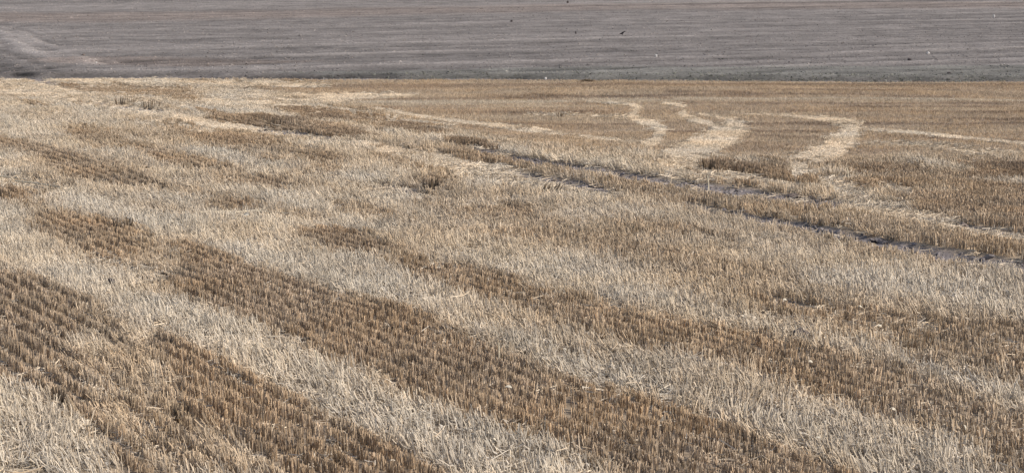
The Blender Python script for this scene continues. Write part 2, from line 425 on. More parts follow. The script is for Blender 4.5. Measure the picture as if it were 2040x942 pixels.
gz = np.where(GW.ravel() >= 97.99, land(x, y), gz)
stubble_ground = grid_object('stubble_ground', GX, GY, gz.reshape(GX.shape), gc, STUBBLE_SOIL)
stubble_ground['kind'] = 'structure'
stubble_ground['label'] = 'brown earth of the harvested field under the stubble'

# ------------------------------------------------------------------ ploughed field on the rise
_f = ground_at([670, 1370], [87, 71]); FUR = _f[1] - _f[0]; FUR /= np.linalg.norm(FUR)
FNR = np.array([-FUR[1], FUR[0]])
HEADLAND = poly([(-200, 30), (20, 40), (60, 52), (110, 84), (165, 112), (225, 127), (140, 138), (90, 118), (0, 98), (-200, 92)])
DARKTURN = poly([(-200, 92), (0, 98), (45, 108), (85, 122), (125, 140), (118, 152), (0, 150), (-200, 150)])
_t = ground_at([0, 120], [70, 118]); TURN = (_t[1] - _t[0]) / np.linalg.norm(_t[1] - _t[0])
WARM = poly([(-300, 28), (300, 24), (900, 14), (1500, 4), (2300, 4), (2300, 18), (1500, 18), (1100, 22), (700, 32), (300, 42), (-300, 52)])
WARM2 = poly([(60, 114), (200, 113), (420, 118), (640, 122), (400, 132), (200, 128), (100, 124)])
GREEN = poly([(500, 146), (900, 138), (1200, 132), (1500, 134), (2300, 128), (2300, 158), (1500, 158), (900, 156)])

def plough(P, w):
    """height over the land and colour of the tilled earth; w = metres beyond the field edge"""
    x, y = P[:, 0], P[:, 1]
    s, t = P @ FUR, P @ FNR
    t = t + 0.35 * noise(s * 0.05, t * 0.1, 60)
    warp = 1.5 * noise(x * 0.3, y * 0.3, 61)
    hd = inside(P, HEADLAND, 0.8, warp * 0.4); dk = inside(P, DARKTURN, 0.8, warp * 0.4)
    wm = np.maximum(inside(P, WARM, 3.0, warp), inside(P, WARM2, 1.0, warp * 0.5)); gr = inside(P, GREEN, 1.0, warp * 0.3)
    band = noise(s * 0.012, t * 0.30, 62)
    streak = noise(s * 0.012, t * 0.30, 63) * 0.25 + noise(s * 0.02, t * 0.62, 68) * 0.50 + noise(s * 0.10, t * 1.1, 64) * 0.40
    ridge = sstep(0.72, 0.95, 1 - np.abs(noise(s * 0.008, t * 0.20, 69))) * (0.6 + 0.4 * noise(s * 0.25, t * 0.5, 70))
    fine = fbm(x * 1.3, y * 0.9, 65, 3)
    turn = noise((x * TURN[1] - y * TURN[0]) * 0.9, (x * TURN[0] + y * TURN[1]) * 0.05, 66) * 0.6 + noise((x * TURN[1] - y * TURN[0]) * 2.2, (x * TURN[0] + y * TURN[1]) * 0.10, 74) * 0.7 + 0.5 * noise(x * 2.2, y * 0.6, 77)
    a = 1 - sstep(0.1, 0.9, np.maximum(hd, dk))
    calm = 1 - sstep(60, 140, w) * 0.5
    near = 1 - sstep(95, 128, w)
    comb = sstep(0.35, 1.0, np.sin(2 * math.pi * (t + 0.5 * noise(s * 0.02, t * 0.1, 75)) / 4.3)) * (0.55 + 0.45 * noise(s * 0.07, t * 0.3, 76)) * a * near
    h = calm * (a * (0.05 * streak + 0.03 * band + 0.035 * comb) + (1 - a) * 0.05 * turn + 0.035 * fine)
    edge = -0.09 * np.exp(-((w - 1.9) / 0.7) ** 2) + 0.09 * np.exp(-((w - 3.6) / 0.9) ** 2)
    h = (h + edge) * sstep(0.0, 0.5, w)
    streak, ridge, fine = streak * near, ridge * near, fine * near
    v = 0.192 * (1 + 0.26 * comb + 0.15 * a * ridge + 0.32 * a * streak * (1 + 0.5 * (1 - sstep(8, 30, w))) + 0.06 * band + 0.28 * fine + 0.20 * near * noise(s * 0.6, t * 1.6, 73) + 0.16 * hd - 0.40 * dk + 0.55 * (1 - a) * turn - 0.08 * gr)
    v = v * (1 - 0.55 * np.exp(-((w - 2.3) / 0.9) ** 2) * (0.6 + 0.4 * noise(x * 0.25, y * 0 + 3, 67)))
    base = np.array([1.04, 0.950, 0.895])
    c = v[:, None] * (base + wm[:, None] * np.array([0.06, -0.01, -0.05]) + gr[:, None] * np.array([-0.035, 0.02, -0.01]))
    return h, c

wx = axis(-50, 50, 0.25, [-1500, -900, -500, -300, -180, -120, -85, -65, -56], [56, 65, 85, 120, 180, 300, 500, 900, 1500])
ww = np.concatenate([np.arange(0, 6, 0.15), np.arange(6, 45, 0.22), np.arange(45, 125, 0.4), [130, 138, 150, 170, 200, 250, 320, 420, 560, 760, 1000, 1500, 2500]])
WX, WW = np.meshgrid(wx, ww)
WY = edge_y(WX) + WW
P2 = np.stack([WX.ravel(), WY.ravel()], -1)
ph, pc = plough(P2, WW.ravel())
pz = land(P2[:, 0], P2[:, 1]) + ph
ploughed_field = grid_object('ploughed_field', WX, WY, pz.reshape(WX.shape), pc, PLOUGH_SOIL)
ploughed_field['kind'] = 'structure'
ploughed_field['label'] = 'grey ploughed field rising behind the stubble'

# ------------------------------------------------------------------ surface heights for placing things
def stubble_z(P):
    p, f, r, far = fields(P)
    return land(P[:, 0], P[:, 1]) + rut_depth(r, f)
def plough_z(P):
    h, c = plough(P, P[:, 1] - edge_y(P[:, 0]))
    return land(P[:, 0], P[:, 1]) + h

# ------------------------------------------------------------------ stalk clumps used for the stubble
class Clump:
    def __init__(self):
        self.v, self.f, self.c = [], [], []
    def stalk(self, p0, p1, r0, r1, shade, mid=None):
        p0, p1 = np.array(p0, float), np.array(p1, float)
        ring = [p0, p1] if mid is None else [p0, np.array(mid, float), p1]
        rad = [r0, r1] if mid is None else [r0, (r0 + r1) / 2, r1]
        d = p1 - p0; d /= np.linalg.norm(d)
        u = np.cross(d, [0.3, 0.9, 0.2]); u /= np.linalg.norm(u); w = np.cross(d, u)
        a0 = random.random() * 6.28
        b = len(self.v)
        for q, rr in zip(ring, rad):
            for k in range(3):
                a = a0 + k * 2.0944
                self.v.append(q + rr * (math.cos(a) * u + math.sin(a) * w)); self.c.append(shade)
        n = len(ring)
        for j in range(n - 1):
            for k in range(3):
                self.f.append((b + j * 3 + k, b + j * 3 + (k + 1) % 3, b + j * 3 + 3 + (k + 1) % 3, b + j * 3 + 3 + k))
        self.f.append((b + (n - 1) * 3, b + (n - 1) * 3 + 1, b + (n - 1) * 3 + 2))
    def leaf(self, p0, p1, p2, wid, shade):
        b = len(self.v)
        p0, p1, p2 = (np.array(q, float) for q in (p0, p1, p2))
        u = np.cross(p2 - p0, [0.1, 0.2, 1.0]); u /= (np.linalg.norm(u) + 1e-9); u *= wid / 2
        for q in (p0 - u, p0 + u, p1 - u * 0.8, p1 + u * 0.8, p2):
            self.v.append(q); self.c.append(shade)
        self.f += [(b, b + 1, b + 3, b + 2), (b + 2, b + 3, b + 4)]
    def mesh(self, name, mat):
        me = bpy.data.meshes.new(name)
        me.from_pydata([tuple(q) for q in self.v], [], self.f)
        at = me.attributes.new('shade', 'FLOAT_COLOR', 'POINT')
        at.data.foreach_set('color', np.array([[s[0], s[1], s[2], 1] for s in self.c], np.float32).ravel())
        me.materials.append(mat)
        return me

def rshade(lo=0.62, hi=1.3):
    v = random.uniform(lo, hi)
    h = random.uniform(-0.03, 0.03)
    return (v * (1 + h), v, v * (1 - 1.5 * h))

U = random.uniform
def upright_clump():
    """two tillered tufts side by side along local x, cut level"""
    c = Clump()
    for cx in (-0.065, 0.065):
        cx += U(-0.02, 0.02)
        top, sh = random.gauss(0.155, 0.012), U(0.85, 1.12)
        for _ in range(7):
            bx, by = cx + random.gauss(0, 0.020), random.gauss(0, 0.016)
            h = top + random.gauss(0, 0.010)
            lx, ly = random.gauss(0, 0.020) + (bx - cx) * 0.5, random.gauss(0, 0.018)
            q = rshade(0.72, 1.22); q = tuple(k * sh for k in q)
            c.stalk((bx, by, -0.03), (bx + lx, by + ly, h), U(0.005, 0.0075), U(0.0045, 0.0065), q)
        for _ in range(2):
            a, z = U(0, 6.28), U(0.05, 0.13)
            c.leaf((cx, 0, z), (cx + 0.05 * math.cos(a), 0.05 * math.sin(a), z + 0.02), (cx + 0.10 * math.cos(a), 0.10 * math.sin(a), z - U(0.0, 0.05)), 0.014, rshade(0.8, 1.3))
    return c
def far_clump():
    """a low length of drill row seen from afar"""
    c = Clump()
    for _ in range(8):
        bx, by = U(-0.075, 0.075), random.gauss(0, 0.03)
        h = random.gauss(0.068, 0.007)
        c.stalk((bx, by, -0.02), (bx + random.gauss(0, 0.02), by + random.gauss(0, 0.02), h), U(0.0045, 0.0065), U(0.004, 0.006), rshade(0.9, 1.08))
    return c
def leaning_clump():
    """bent along local +x"""
    c = Clump()
    for _ in range(11):
        bx, by = U(-0.11, 0.11), U(-0.10, 0.10)
        L = random.gauss(0.19, 0.034)
        a = math.radians(random.gauss(30, 13)); az = random.gauss(0, 0.45)
        d = (math.sin(a) * math.cos(az), math.sin(a) * math.sin(az), math.cos(a))
        tip = np.array((bx + L * d[0], by + L * d[1], L * d[2])); rr = U(0.0045, 0.0085); sh = rshade(0.72, 1.2)
        if random.random() < 0.3:       # snapped: the upper length hangs over
            knee = np.array((bx, by, 0)) + (tip - np.array((bx, by, 0))) * U(0.4, 0.8)
            tip = knee + np.array((U(-0.06, 0.11), U(-0.07, 0.07), U(-0.05, 0.01)))
            c.stalk((bx, by, -0.02), tip, rr, rr * 0.7, sh, knee)
        else:
            c.stalk((bx, by, -0.02), tip, rr, rr * 0.7, sh)
    for _ in range(3):
        bx, by, az = U(-0.1, 0.1), U(-0.1, 0.1), random.gauss(0, 0.8)
        z = U(0.03, 0.12)
        c.leaf((bx, by, z), (bx + 0.07 * math.cos(az), by + 0.07 * math.sin(az), z + 0.02), (bx + 0.14 * math.cos(az), by + 0.14 * math.sin(az), z - 0.03), 0.016, rshade(0.8, 1.3))
    return c
def flat_clump():
    c = Clump()
    for _ in range(13):
        bx, by = U(-0.17, 0.17), U(-0.17, 0.17)
        L = U(0.10, 0.30); az = random.gauss(0, 0.7) + (math.pi if random.random() < 0.5 else 0)
        z0 = U(0.005, 0.05); z1 = z0 + random.gauss(0, 0.02)
        c.stalk((bx - L / 2 * math.cos(az), by - L / 2 * math.sin(az), z0), (bx + L / 2 * math.cos(az), by + L / 2 * math.sin(az), max(0.004, z1)), U(0.005, 0.008), U(0.004, 0.006), rshade(0.7, 1.25))
    for _ in range(3):
        bx, by, L = U(-0.15, 0.15), U(-0.15, 0.15), U(0.05, 0.11)
        c.stalk((bx, by, -0.01), (bx + U(-0.05, 0.05), by + U(-0.05, 0.05), L), 0.006, 0.005, rshade())
    return c
def loose_clump():
    c = Clump()
    for _ in range(3):
        bx, by, L, az = U(-0.1, 0.1), U(-0.1, 0.1), U(0.07, 0.22), U(0, 6.28)
        z0 = U(0.0, 0.03)
        p0 = np.array((bx, by, z0)); p1 = p0 + np.array((L * math.cos(az), L * math.sin(az), U(-0.02, 0.05)))
        c.stalk(p0, p1, 0.0055, 0.005, rshade(0.8, 1.3), (p0 + p1) / 2 + np.array((U(-0.02, 0.02), U(-0.02, 0.02), U(0, 0.02))))
    return c
def clod():
    bm = bmesh.new()
    bmesh.ops.create_icosphere(bm, subdivisions=1, radius=1.0)
    sx, sy, sz = U(0.8, 1.3), U(0.7, 1.1), U(0.45, 0.8)
    for v in bm.verts:
        k = U(0.72, 1.2)
        v.co = (v.co.x * sx * k, v.co.y * sy * k, v.co.z * sz * k)
    c = Clump()
    c.v = [tuple(v.co) for v in bm.verts]; c.c = [rshade(0.8, 1.15) for _ in bm.verts]
    c.f = [tuple(v.index for v in f.verts) for f in bm.faces]
    bm.free()
    return c
def weed_clump():
    c = Clump()
    for _ in range(9):
        a, L = U(0, 6.28), U(0.08, 0.2)
        bx, by = U(-0.08, 0.08), U(-0.08, 0.08)
        c.leaf((bx, by, 0), (bx + 0.4 * L * math.cos(a), by + 0.4 * L * math.sin(a), L * 0.7), (bx + L * math.cos(a), by + L * math.sin(a), L * U(0.5, 1.0)), 0.03, rshade(0.7, 1.3))
    return c

def library(name, maker, n, mat):
    col = bpy.data.collections.new(name)
    for k in range(n):
        me = maker().mesh(name, mat)
        o = bpy.data.objects.new(f'{name}.{k:03d}', me)
        col.objects.link(o)
    return col

def scatter(name, label, P, z, rot, scl, tint, col, nvar):
    n = len(P)
    me = bpy.data.meshes.new(name)
    me.vertices.add(n)
    co = np.column_stack([P, z]).astype(np.float32)
    me.vertices.foreach_set('co', co.ravel())
    for an, ty, key, arr in (('rot', 'FLOAT_VECTOR', 'vector', rot), ('scl', 'FLOAT_VECTOR', 'vector', scl)):
        at = me.attributes.new(an, ty, 'POINT'); at.data.foreach_set(key, arr.astype(np.float32).ravel())
    at = me.attributes.new('tint', 'FLOAT_COLOR', 'POINT')
    at.data.foreach_set('color', np.column_stack([tint, np.ones(n)]).astype(np.float32).ravel())
    at = me.attributes.new('idx', 'INT', 'POINT'); at.data.foreach_set('value', rng.integers(0, nvar, n).astype(np.int32))
    o = bpy.data.objects.new(name, me)
    COL.objects.link(o)
    ng = bpy.data.node_groups.new(name, 'GeometryNodeTree')
    ng.interface.new_socket('Geometry', in_out='INPUT', socket_type='NodeSocketGeometry')
    ng.interface.new_socket('Geometry', in_out='OUTPUT', socket_type='NodeSocketGeometry')
    N, Lk = ng.nodes, ng.links
    gi, go = N.new('NodeGroupInput'), N.new('NodeGroupOutput')
    ci = N.new('GeometryNodeCollectionInfo'); ci.inputs['Collection'].default_value = col
    ci.inputs['Separate Children'].default_value = True; ci.inputs['Reset Children'].default_value = True
    ip = N.new('GeometryNodeInstanceOnPoints'); ip.inputs['Pick Instance'].default_value = True
    def attr(an, ty):
        a = N.new('GeometryNodeInputNamedAttribute'); a.data_type = ty; a.inputs['Name'].default_value = an
        return a.outputs['Attribute']
    e = N.new('FunctionNodeEulerToRotation')
    Lk.new(attr('rot', 'FLOAT_VECTOR'), e.inputs[0])
    Lk.new(gi.outputs[0], ip.inputs['Points']); Lk.new(ci.outputs[0], ip.inputs['Instance'])
    Lk.new(attr('idx', 'INT'), ip.inputs['Instance Index'])
    Lk.new(e.outputs[0], ip.inputs['Rotation']); Lk.new(attr('scl', 'FLOAT_VECTOR'), ip.inputs['Scale'])
    Lk.new(ip.outputs[0], go.inputs[0])
    md = o.modifiers.new('scatter', 'NODES'); md.node_group = ng
    o['kind'] = 'stuff'; o['label'] = label
    return o

# ------------------------------------------------------------------ scatter the stubble
HALF = 1020 / FPX
def in_reach(P, near=19.5, margin=2.5):
    x, y = P[:, 0], P[:, 1]
    return (y > near) & (y < edge_y(x) - 0.15) & (np.abs(x) < HALF * y * 1.02 + margin)

def row_points(direction, spacing, step):
    nrm = np.array([direction[1], -direction[0]])
    s = np.arange(-130, 130, step); t = np.arange(-130, 130, spacing)
    S, T = np.meshgrid(s, t)
    S = S + rng.uniform(-0.45, 0.45, S.shape) * step
    T = T + rng.normal(0, 0.012, T.shape) + 0.06 * noise(S * 0.15, T * 0.2, 71)
    P = S[..., None] * direction + T[..., None] * nrm
    P = P.reshape(-1, 2)
    return P[in_reach(P)]

def cell_points(cell):
    s = np.arange(-32, 32, cell); t = np.arange(18, 102, cell)
    S, T = np.meshgrid(s, t)
    P = np.stack([S + rng.uniform(-0.6, 0.6, S.shape) * cell, T + rng.uniform(-0.6, 0.6, S.shape) * cell], -1).reshape(-1, 2)
    return P[in_reach(P)]

DIM = np.array([0.240, 0.178, 0.125]); BROWN = np.array([0.448, 0.340, 0.234]); TAN = np.array([0.482, 0.384, 0.274]); BLEACH_LIT = np.array([0.566, 0.492, 0.388])  # brown to pale also paints the shade of upright and sunlight of leaning stalks
def straw_tint(P, p, seed):
    x, y = P[:, 0], P[:, 1]
    q = np.clip(p, 0, 1)
    c = np.where((q < 0.5)[:, None], lerp3(BROWN, TAN, np.clip(q * 2, 0, 1)), lerp3(TAN, BLEACH_LIT, np.clip(q * 2 - 1, 0, 1)))
    c = np.where((p < 0)[:, None], lerp3(BROWN, DIM, np.clip(-p / 0.8, 0, 1)), c)
    g = 1 + 0.14 * noise(x * 0.9, y * 0.9, seed) + 0.10 * rng.normal(0, 1, len(P))
    warm = 0.04 * noise(x * 0.6, y * 0.6, seed + 1)
    return np.clip(c * g[:, None] * np.stack([1 + warm, np.ones_like(warm), 1 - 1.5 * warm], -1), 0.02, 0.85)

ROWANG = math.atan2(ROWDIR[1], ROWDIR[0])
# standing rows: the near rows run with the passes, the smooth part beyond runs across
A = row_points(ROWDIR, 0.29, 0.14)
B = row_points(np.array([0.9995, 0.03]), 0.34, 0.115)
B = B[(B[:, 1] > 55) & (B[:, 0] > -14)]
pa, fa, ra, fara = fields(A)
pb, fb, rb, farb = fields(B)
ka = (fara < 0.5) & (rng.random(len(A)) > 0.03 + 0.12 * np.clip(noise(A[:, 0] * 1.3, A[:, 1] * 1.3, 72), 0, 1)) & (rng.random(len(A)) > sstep(0.28, 0.72, pa + 0.08 * rng.normal(0, 1, len(A)))) & (rng.random(len(A)) > fa * 1.25) & (rng.random(len(A)) > ra * 1.6)
kb = (farb >= 0.5) & (rng.random(len(B)) > fb * 1.3) & (rng.random(len(B)) > rb * 1.6)
def stand_rows(name, label, P, p, f, r, angle, h_of, w_of, col, nvar, seed):
    n = len(P)
    rot = np.zeros((n, 3)); rot[:, 2] = angle + rng.integers(0, 2, n) * math.pi + rng.normal(0, 0.10, n)
    rot[:, :2] = rng.normal(0, 0.06, (n, 2))
    hs = h_of(P, n) * (1 - 0.35 * f)
    w = w_of(P)
    return scatter(name, label, P, land(P[:, 0], P[:, 1]) + rut_depth(r, f) - 0.005, rot, np.stack([w, w, hs], -1), straw_tint(P, p, seed), col, nvar)
standing = stand_rows('standing_stubble', 'brown upright cut stalks standing in drill rows', A[ka], pa[ka], fa[ka], ra[ka], ROWANG,
    lambda P, n: 1.0 - 0.45 * sstep(60, 88, P[:, 1]) + 0.16 * noise(P[:, 0] * 0.7, P[:, 1] * 0.7, 81) + 0.30 * sstep(38, 60, P[:, 1]) * noise(P[:, 0] * 0.9, P[:, 1] * 0.5, 85) + 0.06 * rng.normal(0, 1, n),
    lambda P: 1.0 + 0.2 * sstep(38, 62, P[:, 1]) - 0.25 * sstep(62, 88, P[:, 1]), library('upright_stalks', upright_clump, 14, STRAW), 14, 91)
tq = B @ np.array([-0.03, 0.9995])
low = stand_rows('low_stubble', 'smooth low tan stubble in level rows before the ploughed field', B[kb], pb[kb], fb[kb], rb[kb], 0.03,
    lambda P, n: 0.95 + 0.28 * noise(P[:, 0] * 0.03, (P @ np.array([-0.03, 0.9995])) / 0.9, 82) + 0.22 * noise(P[:, 0] * 0.06, (P @ np.array([-0.03, 0.9995])) / 2.6, 86),
    lambda P: np.full(len(P), 1.0), library('low_stalks', far_clump, 8, STRAW), 8, 91)

# leaning stubble, its sunlit look painted into the pale tint
C = cell_points(0.155)
pcn, fc, rc, farc = fields(C)
kc = (rng.random(len(C)) < sstep(0.25, 0.75, pcn + 0.08 * rng.normal(0, 1, len(C))) * (farc < 0.5)) & (rng.random(len(C)) > 0.8 * sstep(0.45, 0.75, noise(C[:, 0] * 1.6, C[:, 1] * 1.6, 90))) & (rng.random(len(C)) > fc * 1.15) & (rng.random(len(C)) > rc * 1.5)
Pl, pl, fl, rl = C[kc], pcn[kc], fc[kc], rc[kc]
n = len(Pl)
back = math.atan2(-ROWDIR[1], -ROWDIR[0])
rot = np.zeros((n, 3)); rot[:, 2] = back + 0.5 + 0.8 * noise(Pl[:, 0] * 0.35, Pl[:, 1] * 0.35, 83) + 0.7 * noise(Pl[:, 0] * 1.4, Pl[:, 1] * 1.4, 87) + rng.normal(0, 0.45, n)
rot[:, :2] = rng.normal(0, 0.16, (n, 2)) + 0.22 * np.stack([noise(Pl[:, 0] * 1.1, Pl[:, 1] * 1.1, 88), noise(Pl[:, 0] * 1.1, Pl[:, 1] * 1.1, 89)], -1)
hs = (0.95 - 0.5 * sstep(58, 86, Pl[:, 1]) + 0.2 * noise(Pl[:, 0] * 0.8, Pl[:, 1] * 0.8, 84) + 0.1 * rng.normal(0, 1, n)) * (1 - 0.3 * fl)
thick = 1.0 + 0.2 * sstep(38, 62, Pl[:, 1]) - 0.3 * sstep(62, 88, Pl[:, 1])
leaning = scatter('leaning_stubble', 'pale sunlit-toned stalks bent over by the harvester in pale bands', Pl, land(Pl[:, 0], Pl[:, 1]) + rut_depth(rl, fl) - 0.005, rot, np.stack([thick, thick, hs], -1), lerp3(straw_tint(Pl, np.clip(pl + 0.05, 0, 1), 93), np.array([0.48, 0.43, 0.36]), 0.35 * (1 - sstep(24, 33, Pl[:, 1])) * sstep(0.6, 0.9, pl)), library('leaning_stalks', leaning_clump, 12, STRAW), 12)

# trampled straw on the tracks
D = cell_points(0.12)
pd, fd, rd, fard = fields(D)
kd = (rng.random(len(D)) < np.maximum(fd * np.where(D[:, 1] > 58, 1.1, 0.55), (fard < 0.5) * (0.03 + 0.10 * np.clip(pd, 0, 1)))) & (rng.random(len(D)) > rd * 0.93)
far_d = D[kd & (D[:, 1] > 55) & (fd > 0.2)]
near_d = kd & ~((D[:, 1] > 55) & (fd > 0.2))
K = np.concatenate([far_d + rng.uniform(-0.08, 0.08, far_d.shape) for _ in range(4)])
pk, fk, rk, fark = fields(K)
kk = rng.random(len(K)) < fk * 1.2
Pf, rf, ff = np.concatenate([D[near_d], K[kk]]), np.concatenate([rd[near_d], rk[kk]]), np.concatenate([fd[near_d], fk[kk]])
n = len(Pf)
rot = np.zeros((n, 3)); rot[:, 2] = ROWANG + rng.normal(0, 0.9, n)
sc = rng.uniform(0.85, 1.25, n) * np.where((Pf[:, 1] > 55) & (ff > 0.2), 0.36, 1.0)
trampled = scatter('trampled_straw', 'pale trampled straw lying flat along the tracks', Pf, land(Pf[:, 0], Pf[:, 1]) + rut_depth(rf, ff) + 0.004, rot, np.stack([sc, sc, np.maximum(sc, 0.7)], -1), straw_tint(Pf, rng.uniform(0.72, 1.0, n), 95) * (1 + 0.33 * (ff > 0.5) * sstep(50, 60, Pf[:, 1]))[:, None], library('flat_stalks', flat_clump, 10, STRAW), 10)

# loose straw caught between the stalks
E = cell_points(0.42)
pe, fe, re_, fare = fields(E)
ke = (fare < 0.5) & (rng.random(len(E)) < 0.05 + 0.45 * pe ** 2)
Pe = E[ke]; n = len(Pe)
rot = np.stack([rng.normal(0, 0.15, n), rng.normal(0, 0.15, n), rng.uniform(0, 6.28, n)], -1)
zz = land(Pe[:, 0], Pe[:, 1]) + rut_depth(re_[ke], fe[ke]) + rng.uniform(0.0, 0.12, n) * (1 - re_[ke])
sc = rng.uniform(0.8, 1.3, n)
loose = scatter('loose_straw', 'loose broken straws scattered over the stubble', Pe, zz, rot, np.stack([sc, sc, sc], -1), straw_tint(Pe, rng.uniform(0.55, 1.0, n), 97), library('loose_stalks', loose_clump, 8, STRAW), 8)

# clods: tilled earth of the far field, crumbs in the ruts
n0 = 42000
yy = 96 + 112 * rng.random(n0) ** 1.25
Pc = np.stack([rng.uniform(-1, 1, n0) * (HALF * yy * 1.05 + 3), yy], -1)
w = Pc[:, 1] - edge_y(Pc[:, 0])
Pc = Pc[w > 0.5]; w = w[w > 0.5]
hc, cc = plough(Pc, w)
n = len(Pc)
sz = np.clip(rng.lognormal(math.log(0.024), 0.38, n), 0.012, 0.055)
rot = np.stack([rng.normal(0, 0.4, n), rng.normal(0, 0.4, n), rng.uniform(0, 6.28, n)], -1)
clods = scatter('soil_clods', 'grey clods of tilled earth over the ploughed field', Pc, land(Pc[:, 0], Pc[:, 1]) + hc + sz * 0.2, rot, np.stack([sz * 1.3, sz, sz], -1), np.clip(cc * rng.uniform(0.9, 1.45, n)[:, None], 0.02, 0.6), library('clods', clod, 8, CLOD), 8)
G = cell_points(0.11)
pg, fg, rg, farg = fields(G)
kg = (rg > 0.35) & (rng.random(len(G)) < 0.55)
Pg = G[kg]; n = len(Pg)
sz = np.clip(rng.lognormal(math.log(0.025), 0.5, n), 0.012, 0.08)
rot = np.stack([rng.normal(0, 0.4, n), rng.normal(0, 0.4, n), rng.uniform(0, 6.28, n)], -1)
crumbs = scatter('rut_crumbs', 'dark crumbs of earth in the wheel ruts', Pg, land(Pg[:, 0], Pg[:, 1]) + rut_depth(rg[kg], fg[kg]) + sz * 0.2, rot, np.stack([sz * 1.2, sz, sz], -1), np.array([0.21, 0.187, 0.18]) * rng.uniform(0.7, 1.4, n)[:, None], bpy.data.collections['clods'], 8)

# weeds along the field edge
m0 = 2200
xw = rng.uniform(-26, 26, m0); ww_ = np.abs(rng.normal(0, 1.0, m0)) * 2.2 + 0.3
keepw = rng.random(m0) < sstep(-12, 2, xw) * (0.55 + 0.45 * noise(xw * 0.3, xw * 0, 99))
Pw = np.stack([xw, edge_y(xw) + ww_], -1)[keepw]; n = len(Pw)
sc = rng.uniform(0.3, 0.75, n)
weeds = scatter('edge_weeds', 'sparse grey green weeds along the edge of the ploughed field', Pw, plough_z(Pw) - 0.01, np.stack([np.zeros(n), np.zeros(n), rng.uniform(0, 6.28, n)], -1), np.stack([sc, sc, sc], -1), np.array([0.20, 0.20, 0.165]) * rng.uniform(0.7, 1.4, n)[:, None], library('weeds', weed_clump, 6, STRAW), 6)


# ------------------------------------------------------------------ single things lying or standing in the fields
M_DARK = plain_material('dark_earth', (0.070, 0.060, 0.060), 0.95, 60)
M_GREYEARTH = plain_material('grey_earth', (0.19, 0.155, 0.135), 0.95, 50)
M_WHITE = plain_material('pale_limestone', (0.50, 0.48, 0.46), 0.8, 60, 0.15)
M_PALE = plain_material('pale_chip', (0.60, 0.55, 0.45), 0.7, 80, 0.2)
M_FEATHER = plain_material('black_feathers', (0.018, 0.017, 0.020), 0.55, 90)
M_BEAK = plain_material('dark_beak', (0.05, 0.045, 0.04), 0.5, 90)
M_STEM = plain_material('bleached_stem', (0.60, 0.53, 0.40), 0.6, 30, 0.2)
M_STEMD = plain_material('weathered_stem', (0.12, 0.095, 0.072), 0.8, 30, 0.3)
M_STEMB = plain_material('brown_stem', (0.22, 0.165, 0.11), 0.8, 30, 0.3)

def on_ground(px, py, k=0.3):
    """ground point under something seen at a pixel: stalks in front hide its foot by k of their height"""
    if py < 157:
        P = ground_at([px], [py]); return P[0], float(plough_z(P)[0])
    py = py + k * float(stalk_px(np.array(float(px)), np.array(float(py))))
    P = ground_at([px], [py]); return P[0], float(stubble_z(P)[0])

def mpp(P):
    """metres per photo pixel at a ground point"""
    return math.hypot(P[1], CAM_H) / FPX

def tag(o, label, cat, group=None):
    o['label'] = label; o['category'] = cat
    if group: o['group'] = group
    return o

def link(name, me, mat, parent=None, loc=(0, 0, 0), rotz=0.0):
    if mat: me.materials.append(mat)
    o = bpy.data.objects.new(name, me); COL.objects.link(o)
    o.parent = parent; o.location = loc; o.rotation_euler = (0, 0, rotz)
    return o

def rock_mesh(name, sx, sy, sz, rough=0.30, sub=3, seed=0):
    bm = bmesh.new()
    bmesh.ops.create_icosphere(bm, subdivisions=sub, radius=1.0)
    co = np.array([v.co[:] for v in bm.verts])
    d = 1 + rough * fbm(co[:, 0] * 1.6 + co[:, 2] * 1.1 + seed, co[:, 1] * 1.6 - co[:, 2] * 0.9 + seed * 3, seed, 3)
    d = d * (1 - 0.12 * (noise(co[:, 0] * 2 + seed, co[:, 1] * 2 + co[:, 2], seed + 1) > 0.3))
    for v, q, k in zip(bm.verts, co, d):
        v.co = (q[0] * sx * k, q[1] * sy * k, (q[2] * k + 0.55) * sz)
    me = bpy.data.meshes.new(name); bm.to_mesh(me); bm.free()
    return me

def rock(name, label, cat, px, py, wpx, hpx, mat, group=None, k=0.3, lift=0.0, seed=0):
    P, z = on_ground(px, py, k)
    u = mpp(P)
    me = rock_mesh(name, wpx * u / 2, wpx * u / 2 * 0.8, hpx * u / 1.55, seed=seed)
    o = link(name, me, mat, None, (P[0], P[1], z + lift * hpx * u), random.uniform(-0.4, 0.4))
    return tag(o, label, cat, group)

def chip(label, px, py, wpx, tilt=0.5, k=0.3, mat=None):
    """a curled chip of dry husk caught on top of the stalks"""
    P, z = on_ground(px, py, k)
    L = wpx * mpp(P)
    bm = bmesh.new()
    rows = []
    for i in range(6):
        t = i / 5 - 0.5
        w = 0.30 * L * (1 - (2 * t) ** 2 * 0.8)
        zc = 0.35 * L * (0.25 - t * t) * 2
        rows.append([bm.verts.new((t * L, sgn * w, zc + abs(sgn) * 0.12 * L + dz)) for dz in (0, -0.004) for sgn in (-1, 0, 1)])
    for a, b in zip(rows[:-1], rows[1:]):
        for lo in (0, 3):
            for j in (0, 1):
                bm.faces.new((a[lo + j], a[lo + j + 1], b[lo + j + 1], b[lo + j]))
        bm.faces.new((a[0], b[0], b[3], a[3])); bm.faces.new((a[2], b[2], b[5], a[5]))
    for e in (rows[0], rows[-1]):
        bm.faces.new((e[0], e[1], e[4], e[3])); bm.faces.new((e[1], e[2], e[5], e[4]))
    bmesh.ops.recalc_face_normals(bm, faces=bm.faces)
    me = bpy.data.meshes.new('husk_chip'); bm.to_mesh(me); bm.free()
    o = link('husk_chip', me, mat or M_PALE, None, (P[0], P[1], z + 0.13), random.uniform(-0.5, 0.5))
    o.rotation_euler[0] = random.uniform(0.2, 0.7); o.rotation_euler[1] = tilt
    return tag(o, label, 'husk', 'pale husk chips on the stubble')

